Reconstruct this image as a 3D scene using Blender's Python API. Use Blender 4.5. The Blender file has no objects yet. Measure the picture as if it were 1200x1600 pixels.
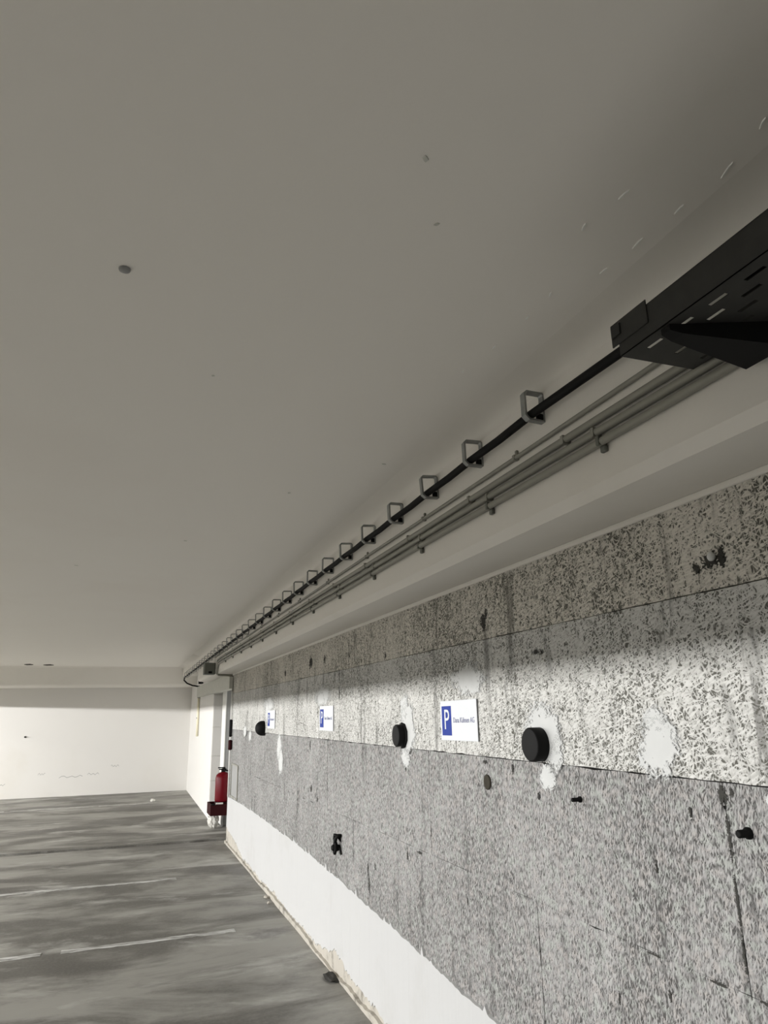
import bpy, bmesh, math, random
from mathutils import Vector, Matrix
random.seed(7)
S = bpy.context.scene
COL = S.collection

# ------------------------------------------------------------------ camera
CAM_H = 1.715
ROT = ((0.94219299, 0.07591229, 0.32635823),
       (-0.33464961, 0.26200616, 0.90518639),
       (-0.01679310, -0.96207593, 0.27226439))      # columns: right, down, forward
cam_data = bpy.data.cameras.new('camera')
cam_data.sensor_fit = 'VERTICAL'
cam_data.sensor_height = 36.0
cam_data.lens = 36.0 * 1109.0 / 1600.0
cam_data.clip_start = 0.02
cam = bpy.data.objects.new('camera', cam_data)
COL.objects.link(cam)
cam.matrix_world = Matrix(((ROT[0][0], -ROT[0][1], -ROT[0][2], 0.0),
                           (ROT[1][0], -ROT[1][1], -ROT[1][2], 0.0),
                           (ROT[2][0], -ROT[2][1], -ROT[2][2], CAM_H),
                           (0, 0, 0, 1)))
S.camera = cam

# ------------------------------------------------------------------ world, lights, exposure
world = bpy.data.worlds.new('overcast_sky')
S.world = world
world.use_nodes = True
bg = world.node_tree.nodes['Background']
bg.inputs[0].default_value = (0.93, 0.96, 1.0, 1)
bg.inputs[1].default_value = 0.8

def area_light(name, loc, rot, sx, sy, power, color=(1, 1, 1)):
    ld = bpy.data.lights.new(name, 'AREA')
    ld.shape = 'RECTANGLE'
    ld.size, ld.size_y = sx, sy
    ld.energy = power
    ld.color = color
    o = bpy.data.objects.new(name, ld)
    COL.objects.link(o)
    o.location = loc
    o.rotation_euler = rot
    return o
# a row of tube lamps hung in the aisle beyond the left downstand beam (out of frame)
area_light('aisle_tube_lamps', (-8.0, 8.3, 2.175), (math.pi / 2, 0, -math.pi / 2), 21.5, 0.055, 880.0, (1.0, 0.99, 0.975))
S.view_settings.view_transform = 'Standard'
S.view_settings.look = 'None'
S.view_settings.gamma = 1.0
S.view_settings.use_curve_mapping = False
S.view_settings.exposure = 1.07

# ------------------------------------------------------------------ helpers
def tag(o, label=None, cat=None, group=None, kind=None):
    if label: o['label'] = label
    if cat: o['category'] = cat
    if group: o['group'] = group
    if kind: o['kind'] = kind
    return o

def link(name, me, mat=None, parent=None):
    o = bpy.data.objects.new(name, me)
    COL.objects.link(o)
    if mat is not None and me is not None and not me.materials:
        me.materials.append(mat)
    if parent is not None:
        o.parent = parent
    return o

def empty(name, loc):
    o = bpy.data.objects.new(name, None)
    o.empty_display_size = 0.05
    COL.objects.link(o)
    o.location = loc
    return o

def mesh_of(bm, name, smooth=False):
    bmesh.ops.recalc_face_normals(bm, faces=bm.faces)
    me = bpy.data.meshes.new(name)
    bm.to_mesh(me)
    bm.free()
    if smooth:
        for p in me.polygons: p.use_smooth = True
    return me

def add_box(bm, x0, x1, y0, y1, z0, z1, bev=0.0):
    vs = [bm.verts.new((x, y, z)) for x in (x0, x1) for y in (y0, y1) for z in (z0, z1)]
    fs = [(0, 1, 3, 2), (4, 6, 7, 5), (0, 4, 5, 1), (2, 3, 7, 6), (0, 2, 6, 4), (1, 5, 7, 3)]
    faces = [bm.faces.new([vs[i] for i in f]) for f in fs]
    if bev > 0:
        edges = set(e for f in faces for e in f.edges)
        bmesh.ops.bevel(bm, geom=list(edges), offset=bev, segments=1, affect='EDGES', profile=0.5)

def box(name, x0, x1, y0, y1, z0, z1, mat, parent=None, bev=0.0):
    bm = bmesh.new()
    add_box(bm, x0, x1, y0, y1, z0, z1, bev)
    return link(name, mesh_of(bm, name), mat, parent)

def add_tube(bm, pts, r, seg=10, cap=True):
    pts = [Vector(p) for p in pts]
    rings = []
    n = len(pts)
    prev = None
    for i, p in enumerate(pts):
        t = (pts[min(i + 1, n - 1)] - pts[max(i - 1, 0)]).normalized()
        ref = Vector((0, 0, 1)) if abs(t.z) < 0.95 else Vector((1, 0, 0))
        if prev is not None:
            a = (prev - t * prev.dot(t))
            a = a.normalized() if a.length > 1e-5 else t.cross(ref).normalized()
        else:
            a = t.cross(ref).normalized()
        prev = a
        b = t.cross(a)
        rr = r[i] if isinstance(r, (list, tuple)) else r
        rings.append([bm.verts.new(p + (a * math.cos(2 * math.pi * k / seg) + b * math.sin(2 * math.pi * k / seg)) * rr) for k in range(seg)])
    for i in range(n - 1):
        for k in range(seg):
            f = bm.faces.new((rings[i][k], rings[i][(k + 1) % seg], rings[i + 1][(k + 1) % seg], rings[i + 1][k]))
            f.smooth = True
    if cap:
        bm.faces.new(rings[0][::-1])
        bm.faces.new(rings[-1])

def tube(name, pts, r, mat, parent=None, seg=10):
    bm = bmesh.new()
    add_tube(bm, pts, r, seg)
    return link(name, mesh_of(bm, name), mat, parent)

def add_lathe(bm, prof, axis_o, axis='Z', seg=24):
    """prof: list of (radius, height) along the axis from axis_o."""
    O = Vector(axis_o)
    rings = []
    for r, h in prof:
        ring = []
        for k in range(seg):
            a = 2 * math.pi * k / seg
            if axis == 'Z': v = Vector((r * math.cos(a), r * math.sin(a), h))
            else: v = Vector((-h, r * math.cos(a), r * math.sin(a)))     # 'X': h grows away from the right wall
            ring.append(bm.verts.new(O + v))
        rings.append(ring)
    for i in range(len(rings) - 1):
        for k in range(seg):
            f = bm.faces.new((rings[i][k], rings[i][(k + 1) % seg], rings[i + 1][(k + 1) % seg], rings[i + 1][k]))
            f.smooth = True
    bm.faces.new(rings[0][::-1])
    bm.faces.new(rings[-1])

def lathe(name, prof, o, mat, parent=None, axis='Z', seg=24):
    bm = bmesh.new()
    add_lathe(bm, prof, o, axis, seg)
    return link(name, mesh_of(bm, name), mat, parent)

def slab_yz(name, pts, xf, thick, mat, parent=None):
    """outline in the wall plane (y, z), front face at x = xf, growing into the wall."""
    bm = bmesh.new()
    fr = [bm.verts.new((xf, y, z)) for y, z in pts]
    bk = [bm.verts.new((xf + thick, y, z)) for y, z in pts]
    bm.faces.new(fr)
    bm.faces.new(bk[::-1])
    n = len(pts)
    for i in range(n):
        bm.faces.new((fr[i], bk[i], bk[(i + 1) % n], fr[(i + 1) % n]))
    return link(name, mesh_of(bm, name), mat, parent)

def blob(cy, cz, ry, rz, n=22, jag=0.2, rnd=random):
    out = []
    ph = [rnd.uniform(0, 6.28) for _ in range(4)]
    for k in range(n):
        a = 2 * math.pi * k / n
        m = 1 + jag * (0.5 * math.sin(2 * a + ph[0]) + 0.35 * math.sin(3 * a + ph[1]) + 0.3 * math.sin(5 * a + ph[2])) + rnd.uniform(-jag, jag) * 0.45
        out.append((cy + ry * m * math.cos(a), cz + rz * m * math.sin(a)))
    return out

# ------------------------------------------------------------------ materials
class NT:
    def __init__(self, name):
        self.m = bpy.data.materials.new(name)
        self.m.use_nodes = True
        self.t = self.m.node_tree
        self.b = self.t.nodes['Principled BSDF']
    def n(self, kind, **kw):
        nd = self.t.nodes.new(kind)
        for k, v in kw.items(): setattr(nd, k, v)
        return nd
    def l(self, a, b): self.t.links.new(a, b)
    def val(self, sock, v):
        if hasattr(v, 'is_output') or hasattr(v, 'links'): self.l(v, sock)
        else: sock.default_value = v
    def coords(self):
        return self.n('ShaderNodeTexCoord').outputs['Object']
    def mapping(self, vec, rot=(0, 0, 0), scale=(1, 1, 1), loc=(0, 0, 0)):
        mp = self.n('ShaderNodeMapping')
        self.l(vec, mp.inputs[0])
        mp.inputs['Rotation'].default_value = rot
        mp.inputs['Scale'].default_value = scale
        mp.inputs['Location'].default_value = loc
        return mp.outputs[0]
    def noise(self, vec, scale, detail=2.0, rough=0.5, dist=0.0, dim='3D'):
        nd = self.n('ShaderNodeTexNoise', noise_dimensions=dim)
        self.l(vec, nd.inputs['Vector'])
        nd.inputs['Scale'].default_value = scale
        nd.inputs['Detail'].default_value = detail
        nd.inputs['Roughness'].default_value = rough
        nd.inputs['Distortion'].default_value = dist
        return nd.outputs['Fac']
    def math(self, op, a, b=0.0, c=None):
        nd = self.n('ShaderNodeMath', operation=op)
        self.val(nd.inputs[0], a); self.val(nd.inputs[1], b)
        if c is not None: self.val(nd.inputs[2], c)
        return nd.outputs[0]
    def ramp(self, fac, lo, hi, a=0.0, b=1.0):
        nd = self.n('ShaderNodeMapRange')
        nd.interpolation_type = 'SMOOTHSTEP'
        self.val(nd.inputs['Value'], fac)
        nd.inputs['From Min'].default_value = lo
        nd.inputs['From Max'].default_value = hi
        nd.inputs['To Min'].default_value = a
        nd.inputs['To Max'].default_value = b
        return nd.outputs['Result']
    def mix(self, fac, a, b):
        nd = self.n('ShaderNodeMix', data_type='RGBA')
        self.val(nd.inputs['Factor'], fac)
        for s, v in ((nd.inputs['A'], a), (nd.inputs['B'], b)):
            if isinstance(v, tuple): s.default_value = (v[0], v[1], v[2], 1)
            else: self.l(v, s)
        return nd.outputs['Result']
    def bump(self, h, strength=0.5, dist=0.01):
        nd = self.n('ShaderNodeBump')
        nd.inputs['Strength'].default_value = strength
        nd.inputs['Distance'].default_value = dist
        self.l(h, nd.inputs['Height'])
        self.l(nd.outputs[0], self.b.inputs['Normal'])
    def color(self, c):
        if isinstance(c, tuple): self.b.inputs['Base Color'].default_value = (c[0], c[1], c[2], 1)
        else: self.l(c, self.b.inputs['Base Color'])
    def rough(self, r): self.val(self.b.inputs['Roughness'], r)
    def metal(self, v): self.b.inputs['Metallic'].default_value = v

def plain(name, c, rough=0.6, metal=0.0, var=0.12, scale=18.0, bump=0.0):
    t = NT(name)
    f = t.noise(t.coords(), scale, 3.0)
    d = tuple(x * (1 - var) for x in c); u = tuple(min(1, x * (1 + var)) for x in c)
    t.color(t.mix(f, d, u))
    t.rough(rough); t.metal(metal)
    if bump: t.bump(f, bump, 0.004)
    return t.m

def wood_wool(name, light, dark, pit, angles, pit_lo, pit_hi, smooth_amount, along=24.0, across=120.0, curl=0.020, tint=None):
    """pressed wood-wool cement board: crossing strands, dark gaps, lightly over-painted patches"""
    t = NT(name)
    co = t.coords()
    sep = t.n('ShaderNodeSeparateXYZ'); t.l(co, sep.inputs[0])
    cmb = t.n('ShaderNodeCombineXYZ')
    t.l(sep.outputs[1], cmb.inputs[0]); t.l(sep.outputs[2], cmb.inputs[1]); t.l(sep.outputs[0], cmb.inputs[2])
    base = cmb.outputs[0]
    # curl the strands
    nd = t.n('ShaderNodeTexNoise', noise_dimensions='3D'); t.l(base, nd.inputs['Vector'])
    nd.inputs['Scale'].default_value = 26.0; nd.inputs['Detail'].default_value = 1.0
    off = t.n('ShaderNodeVectorMath', operation='SUBTRACT'); t.l(nd.outputs['Color'], off.inputs[0]); off.inputs[1].default_value = (0.5, 0.5, 0.5)
    scl = t.n('ShaderNodeVectorMath', operation='SCALE'); t.l(off.outputs[0], scl.inputs[0]); scl.inputs['Scale'].default_value = curl
    add = t.n('ShaderNodeVectorMath', operation='ADD'); t.l(base, add.inputs[0]); t.l(scl.outputs[0], add.inputs[1])
    vec = add.outputs[0]
    height = None
    outs = []
    for i, a in enumerate(angles):
        m1 = t.mapping(vec, rot=(0, 0, math.radians(a)), loc=(3.1 * i, 1.7 * i, 0))
        m2 = t.mapping(m1, scale=(along, across, 1.0))
        n1 = t.noise(m2, 1.0, 1.0, 0.5, dim='2D')
        outs.append(n1)
        height = n1 if height is None else t.math('MAXIMUM', height, n1)
    big = t.noise(base, 2.2, 3.0, 0.6)
    mid = t.noise(t.mapping(base, scale=(1.5, 0.8, 1.0)), 19.0, 3.0, 0.6)
    h2 = t.math('ADD', height, t.math('MULTIPLY', t.math('SUBTRACT', big, 0.5), smooth_amount))
    h2 = t.math('ADD', h2, t.math('MULTIPLY', t.math('SUBTRACT', mid, 0.5), 0.30))
    solid = t.ramp(h2, pit_lo, pit_hi)
    body = t.mix(t.ramp(outs[0], 0.3, 0.7), dark, light)
    body = t.mix(t.ramp(big, 0.3, 0.75, 0.0, 0.5), body, light)
    drip = t.noise(t.mapping(base, scale=(11.0, 1.6, 1.0), loc=(0.7, 0.2, 0)), 1.0, 5.0, 0.65, 0.4)
    body = t.mix(t.ramp(drip, 0.55, 0.70, 0.0, 0.8), body, tuple(v * 0.42 for v in dark))
    body = t.mix(t.ramp(drip, 0.42, 0.30, 0.0, 0.7), body, tuple(min(1, v * 1.18) for v in light))
    if tint:
        tn = t.noise(base, 30.0, 1.0)
        body = t.mix(t.ramp(tn, 0.52, 0.68, 0.0, 0.6), body, tint[0])
        body = t.mix(t.ramp(tn, 0.48, 0.34, 0.0, 0.6), body, tint[1])
    speck = t.noise(t.mapping(base, scale=(1.0, 0.7, 1.0), loc=(5.0, 3.0, 0)), 30.0, 4.0, 0.62)
    body = t.mix(t.ramp(speck, 0.62, 0.70, 0.0, 0.75), body, pit)
    t.color(t.mix(solid, pit, body))
    t.rough(0.9)
    t.b.inputs['Specular IOR Level'].default_value = 0.06
    t.bump(h2, 0.55, 0.012)
    return t.m

def worn_spot(name, c, c2, ragged, edge, tex=(40.0, 110.0)):
    """thin smear whose edge breaks up; the mesh is a unit blob in its own y, z and scaled per spot"""
    t = NT(name)
    co = t.coords()
    sep = t.n('ShaderNodeSeparateXYZ'); t.l(co, sep.inputs[0])
    r = t.math('SQRT', t.math('ADD', t.math('MULTIPLY', sep.outputs[1], sep.outputs[1]), t.math('MULTIPLY', sep.outputs[2], sep.outputs[2])))
    pos = t.n('ShaderNodeNewGeometry').outputs['Position']
    n1 = t.noise(t.mapping(t.mapping(pos, rot=(math.radians(35), 0, 0)), scale=(1, tex[0], tex[1])), 1.0, 2.0, 0.6)
    n2 = t.noise(t.mapping(t.mapping(pos, rot=(math.radians(-40), 0, 0)), scale=(1, tex[0], tex[1])), 1.0, 2.0, 0.6)
    n3 = t.noise(pos, 14.0, 3.0, 0.6)
    nn = t.math('ADD', t.math('MULTIPLY', t.math('SUBTRACT', t.math('MINIMUM', n1, n2), 0.42), ragged), t.math('MULTIPLY', t.math('SUBTRACT', n3, 0.5), 1.1))
    alpha = t.ramp(t.math('ADD', r, nn), edge + 0.16, edge - 0.12)
    t.color(t.mix(n3, c, c2))
    t.rough(0.85)
    t.l(alpha, t.b.inputs['Alpha'])
    return t.m

M = {}
M['board_painted'] = wood_wool('painted_wood_wool', (0.63, 0.626, 0.602), (0.46, 0.456, 0.432), (0.12, 0.118, 0.104), (20, 65, 110, 155), 0.49, 0.61, 0.26, 36.0, 155.0, 0.018)
M['board_dirty'] = wood_wool('grimy_painted_wood_wool', (0.68, 0.65, 0.59), (0.48, 0.46, 0.41), (0.11, 0.108, 0.092), (15, 60, 105, 150), 0.49, 0.64, 0.26, 34.0, 150.0)
M['board_grey'] = wood_wool('grey_wood_wool', (0.41, 0.404, 0.398), (0.18, 0.176, 0.173), (0.085, 0.083, 0.08), (75, 98, 122, 50), 0.45, 0.66, 0.16, 42.0, 175.0, 0.013, ((0.43, 0.405, 0.385), (0.41, 0.43, 0.40)))

def paint_white(name, c, stain, stain_amt=0.5, scale=1.2):
    t = NT(name)
    co = t.coords()
    big = t.noise(co, scale, 4.0, 0.6)
    fine = t.noise(co, 60.0, 3.0, 0.6)
    t.color(t.mix(t.ramp(big, 0.5, 0.8, 0.0, stain_amt), c, stain))
    t.rough(0.75)
    t.bump(fine, 0.12, 0.004)
    return t.m
M['ceiling'] = paint_white('ceiling_paint', (0.79, 0.765, 0.715), (0.74, 0.70, 0.645), 0.5, 0.5)
M['beam'] = paint_white('beam_paint', (0.765, 0.74, 0.69), (0.69, 0.66, 0.60), 0.5, 1.5)
M['patch'] = worn_spot('smeared_plaster', (0.52, 0.53, 0.52), (0.60, 0.605, 0.595), 1.6, 0.86)
M['spot'] = worn_spot('broken_dark_spot', (0.02, 0.02, 0.017), (0.05, 0.047, 0.04), 2.6, 0.62, (60.0, 160.0))
M['whitewash'] = paint_white('white_wall_paint', (0.75, 0.735, 0.705), (0.68, 0.65, 0.585), 0.5, 0.7)
M['plinth'] = paint_white('plinth_paint', (0.52, 0.522, 0.519), (0.46, 0.455, 0.44), 0.5, 2.5)
M['plaster'] = paint_white('plaster_patch', (0.60, 0.61, 0.60), (0.53, 0.53, 0.515), 0.5, 6.0)
M['skirt'] = paint_white('dirty_cream_plaster', (0.47, 0.44, 0.385), (0.12, 0.108, 0.088), 1.0, 9.0)
M['lintel'] = plain('grey_green_paint', (0.55, 0.55, 0.50), 0.8)
M['pillar'] = plain('shaded_pillar_grey', (0.30, 0.305, 0.30), 0.75, var=0.05)  # grey deepened to carry the shade on the pillar's front
M['joint'] = plain('dark_joint', (0.05, 0.048, 0.042), 0.95)
M['gouge'] = plain('dark_gouge', (0.030, 0.029, 0.025), 0.95)
M['brown'] = plain('brown_dirt', (0.035, 0.030, 0.020), 0.95, bump=0.4)
M['black_plastic'] = plain('black_plastic', (0.0022, 0.0022, 0.0022), 0.7)
M['black_plastic'].node_tree.nodes['Principled BSDF'].inputs['Specular IOR Level'].default_value = 0.2
M['cable'] = plain('black_cable_sheath', (0.006, 0.006, 0.006), 0.7)
M['steel'] = plain('galvanised_steel', (0.30, 0.31, 0.30), 0.5, 0.55, var=0.25, scale=40)
M['tray'] = plain('dark_steel_tray', (0.045, 0.045, 0.042), 0.6, 0.2, var=0.2, scale=25)
M['arm'] = plain('black_steel_arm', (0.008, 0.008, 0.008), 0.7, 0.0)
M['conduit'] = plain('grey_conduit', (0.25, 0.245, 0.21), 0.5, var=0.06)
M['box'] = plain('grey_box_plastic', (0.12, 0.125, 0.105), 0.5, var=0.05)
M['red'] = plain('red_enamel', (0.115, 0.001, 0.006), 0.4, var=0.08)
M['dark_red'] = plain('dark_red_enamel', (0.026, 0.001, 0.002), 0.7, var=0.1)
M['sign_white'] = plain('sign_white', (0.66, 0.68, 0.70), 0.6, var=0.02)
M['sign_blue'] = plain('sign_blue', (0.012, 0.036, 0.26), 0.6, var=0.03)
M['sign_text'] = plain('sign_text_blue_grey', (0.15, 0.16, 0.28), 0.6, var=0.03)
for k in ('sign_white', 'sign_blue', 'sign_text', 'red', 'dark_red', 'tray', 'arm', 'cable'):
    M[k].node_tree.nodes['Principled BSDF'].inputs['Specular IOR Level'].default_value = 0.18
M['pipe_white'] = plain('white_pipe', (0.80, 0.80, 0.77), 0.4, var=0.03)
M['pipe_cream'] = plain('cream_pipe', (0.82, 0.77, 0.58), 0.4, var=0.05)
M['cover_grey'] = plain('cover_plate_grey', (0.30, 0.30, 0.295), 0.6, var=0.08)
M['bag'] = plain('white_bag_film', (0.72, 0.71, 0.66), 0.4, var=0.1)

def floor_mat():
    t = NT('stained_concrete')
    co = t.coords()
    streak = t.noise(t.mapping(co, rot=(0, 0, 0.05), scale=(0.55, 1.25, 1.0)), 1.0, 8.0, 0.66, 0.5)
    blot = t.noise(t.mapping(co, scale=(0.7, 1.1, 1.0), loc=(4.3, 2.6, 0)), 1.0, 7.0, 0.62, 0.3)
    dust = t.noise(t.mapping(co, scale=(0.7, 1.5, 1.0), loc=(1.1, 7.7, 0)), 1.2, 7.0, 0.66, 0.3)
    fine = t.noise(co, 45.0, 4.0, 0.7)
    grit = t.noise(co, 170.0, 2.0, 0.6)
    c = t.mix(t.ramp(streak, 0.40, 0.60), (0.12, 0.114, 0.10), (0.31, 0.303, 0.275))
    c = t.mix(t.ramp(blot, 0.50, 0.64, 0.0, 0.85), c, (0.078, 0.073, 0.065))
    c = t.mix(t.ramp(dust, 0.53, 0.68, 0.0, 0.85), c, (0.46, 0.455, 0.425))
    c = t.mix(t.ramp(fine, 0.35, 0.75, 0.0, 0.22), c, (0.32, 0.315, 0.29))
    t.color(c)
    t.rough(t.ramp(blot, 0.3, 0.7, 0.72, 0.45))
    t.bump(t.math('ADD', fine, t.math('MULTIPLY', grit, 0.4)), 0.15, 0.004)
    return t.m
M['floor'] = floor_mat()

def line_mat():
    t = NT('worn_white_line_paint')
    co = t.coords()
    w = t.noise(t.mapping(co, scale=(1.2, 9.0, 1.0)), 3.0, 4.0, 0.65)
    t.color(t.mix(t.ramp(w, 0.40, 0.62), (0.24, 0.235, 0.215), (0.68, 0.68, 0.66)))
    t.rough(0.7)
    return t.m
M['line'] = line_mat()
M['asphalt'] = plain('outside_ground', (0.20, 0.20, 0.19), 0.9)

# ------------------------------------------------------------------ structure
WX = 1.52                       # face of the board wall
CZ = 2.80                       # ceiling
YB, YE = -6.0, 18.85            # rear wall, far wall

fl = box('floor', -11.0, 2.3, YB, YE, -0.30, -0.04, M['joint'])
tag(fl, 'stained grey concrete garage floor with worn white bay lines', 'floor', kind='structure')
def floor_slab(y0, y1):
    bm = bmesh.new()
    n = 150
    def edge(y, k, s): return y + (random.uniform(-0.012, 0.012) if k else 0) * s
    e0 = [edge(y0, y0 > YB, 1) for _ in range(n + 1)]
    e1 = [edge(y1, y1 < YE, 1) for _ in range(n + 1)]
    top0, top1, b0, b1 = [], [], [], []
    for i in range(n + 1):
        x = -11.0 + 13.3 * i / n
        top0.append(bm.verts.new((x, e0[i], 0))); top1.append(bm.verts.new((x, e1[i], 0)))
        b0.append(bm.verts.new((x, e0[i], -0.04))); b1.append(bm.verts.new((x, e1[i], -0.04)))
    for i in range(n):
        bm.faces.new((top0[i], top0[i + 1], top1[i + 1], top1[i]))
        bm.faces.new((b0[i], b0[i + 1], top0[i + 1], top0[i]))
        bm.faces.new((top1[i], top1[i + 1], b1[i + 1], b1[i]))
    return link('floor_slab', mesh_of(bm, 'floor_slab'), M['floor'], fl)
floor_slab(YB, 11.18)
floor_slab(11.37, YE)

ground = box('ground', -60, -11.0, -40, 60, -0.5, -0.35, M['asphalt'])
tag(ground, 'grey asphalt ground outside the open garage side', 'ground', kind='structure')

ce = box('ceiling', -11.0, 2.3, YB, YE + 0.2, CZ, CZ + 0.3, M['ceiling'])
tag(ce, 'plain off-white painted concrete ceiling with small flakes and stains', 'ceiling', kind='structure')

wf = box('wall_far', -11.0, 2.3, YE, YE + 0.2, -0.1, CZ, M['whitewash'])
tag(wf, 'bright whitewashed end wall with faint scuffs near the floor', 'wall', kind='structure')
wr = box('wall_rear', -11.0, 2.3, YB - 0.2, YB, -0.1, CZ, M['asphalt'])
tag(wr, 'bare grey concrete wall behind the viewpoint', 'wall', kind='structure')
wl = box('wall_left', -11.2, -11.0, YB, YE, -0.1, 1.0, M['whitewash'])
tag(wl, 'low white parapet on the open side of the garage', 'wall', kind='structure')

# board wall: backing, then boards
bm = bmesh.new()
add_box(bm, 1.572, 1.95, YB, 10.98, -0.1, CZ)
add_box(bm, 2.10, 2.3, 10.98, 13.5, -0.1, CZ)
pv = [(1.54, 13.5), (2.3, 13.5), (2.3, YE), (1.605, YE)]
lo = [bm.verts.new((x, y, -0.1)) for x, y in pv]; hi = [bm.verts.new((x, y, CZ)) for x, y in pv]
bm.faces.new(lo); bm.faces.new(hi[::-1])
for i in range(4): bm.faces.new((lo[i], lo[(i + 1) % 4], hi[(i + 1) % 4], hi[i]))
wall = link('wall_right', mesh_of(bm, 'wall_right'), M['whitewash'])
tag(wall, 'long wall of wood-wool boards with white painted plinth', 'wall', kind='structure')
# dark bedding behind the boards shows in the joints
box('board_bedding', 1.560, 1.574, YB, 10.97, 0.0, 2.31, M['joint'], wall)

def board(y0, y1, z0, z1, mat, xf, g0, g1):
    y0 += 0.0018; y1 -= 0.0018; z0 += g0; z1 -= g1
    pts = []
    st = 0.05
    rnd = random.Random(int((y0 * 31 + z0 * 77) * 100))
    j = lambda: rnd.uniform(-0.0012, 0.0014) + (-0.004 if rnd.random() < 0.02 else 0)
    n = max(2, int((y1 - y0) / st)); m = max(2, int((z1 - z0) / st))
    for i in range(n): pts.append((y0 + (y1 - y0) * i / n, z0 - j()))
    for i in range(m): pts.append((y1 + j(), z0 + (z1 - z0) * i / m))
    for i in range(n): pts.append((y1 - (y1 - y0) * i / n, z1 + j()))
    for i in range(m): pts.append((y0 - j(), z1 - (z1 - z0) * i / m))
    slab_yz('wood_wool_board', pts, xf, 1.562 - xf, mat, wall)

ROWS = [(0.0, 0.525, 2.10, 'board_grey', 1.522, 0.002, 0.001), (0.525, 1.025, 2.60, 'board_grey', 1.520, 0.001, 0.0003),
        (1.025, 1.5225, 1.60, 'board_grey', 1.521, 0.0003, 0.0022), (1.5225, 2.027, 1.24, 'board_painted', 1.513, 0.002, 0.0019),
        (2.027, 2.31, 2.20, 'board_dirty', 1.516, 0.0019, 0.0)]
for z0, z1, ph, mt, xf, g0, g1 in ROWS:
    y = ph - 8.0
    while y < 10.95:
        a, b = max(y, YB), min(y + 2.0, 10.95)
        if b - a > 0.05:
            board(a, b, z0, z1, M[mt], xf + random.uniform(-0.0012, 0.0012), g0, g1)
        y += 2.0

# boards on the far jamb of the recess (face the viewer)
for z0, z1 in ((0.02, 0.62), (0.62, 1.03), (1.03, 1.52), (1.52, 2.08)):
    box('jamb_board', 1.545, 2.098, 13.478, 13.502, z0 + 0.006, z1 - 0.006, M['whitewash'], wall, 0.003)

# downstand beam over the board wall, with its chamfered arris
def beam(name, prof, y0, y1, mat, label):
    bm = bmesh.new()
    a = [bm.verts.new((x, y0, z)) for x, z in prof]
    b = [bm.verts.new((x, y1, z)) for x, z in prof]
    n = len(prof)
    bm.faces.new(a); bm.faces.new(b[::-1])
    for i in range(n):
        f = bm.faces.new((a[i], b[i], b[(i + 1) % n], a[(i + 1) % n]))
        f.smooth = n > 8 and i < 10
    return tag(link(name, mesh_of(bm, name), mat), label, 'beam', kind='structure')
COVE = [(1.10 + 0.15 * math.sin(a * math.pi / 20), 2.742 + 0.060 * math.cos(a * math.pi / 20)) for a in range(11)]
beam('beam_right', COVE + [(1.25, 2.345), (1.274, 2.312), (2.3, 2.312), (2.3, 2.802)], YB, 13.55, M['beam'],
     'painted concrete beam over the board wall carrying conduits and cable')
beam('beam_right_end', COVE + [(1.25, 2.60), (1.61, 2.60), (1.61, 2.802)], 13.55, 17.2, M['beam'],
     'shallow end stretch of the painted beam near the far wall')
beam('beam_recess', [(1.47, 2.312), (1.47, 2.10), (1.60, 2.10), (1.60, 2.312)], 10.98, 16.0, M['lintel'],
     'grey-green painted lintel above the recess with the extinguisher')
bm = bmesh.new()
prof = [(17.15, 2.802), (17.20, 2.77), (17.45, 2.43), (17.50, 2.405), (YE + 0.01, 2.405), (YE + 0.01, 2.802)]
a = [bm.verts.new((-11.0, y, z)) for y, z in prof]; b = [bm.verts.new((1.60, y, z)) for y, z in prof]
bm.faces.new(a); bm.faces.new(b[::-1])
for i in range(6): bm.faces.new((a[i], b[i], b[(i + 1) % 6], a[(i + 1) % 6]))
tag(link('beam_far', mesh_of(bm, 'beam_far'), M['beam']), 'painted cross beam in front of the far wall', 'beam', kind='structure')
tag(box('beam_left', -4.8, -4.4, YB, YE, 2.065, CZ, M['beam']), 'downstand beam along the aisle side', 'beam', kind='structure')
# paint lip where wall meets soffit
box('paint_lip', 1.508, 1.522, YB, 10.9, 2.292, 2.312, M['beam'], wall, 0.003)

# pillar in the recess
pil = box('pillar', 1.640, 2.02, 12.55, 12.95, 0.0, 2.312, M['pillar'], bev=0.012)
box('lit_side_strip', 1.632, 1.650, 12.540, 12.95, 0.02, 2.31, M['pipe_white'], pil, 0.003)  # white strip colours the pillar's left side as if lit
tag(pil, 'square pillar with shade-grey front in the recess behind the extinguisher', 'pillar', kind='structure')

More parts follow.
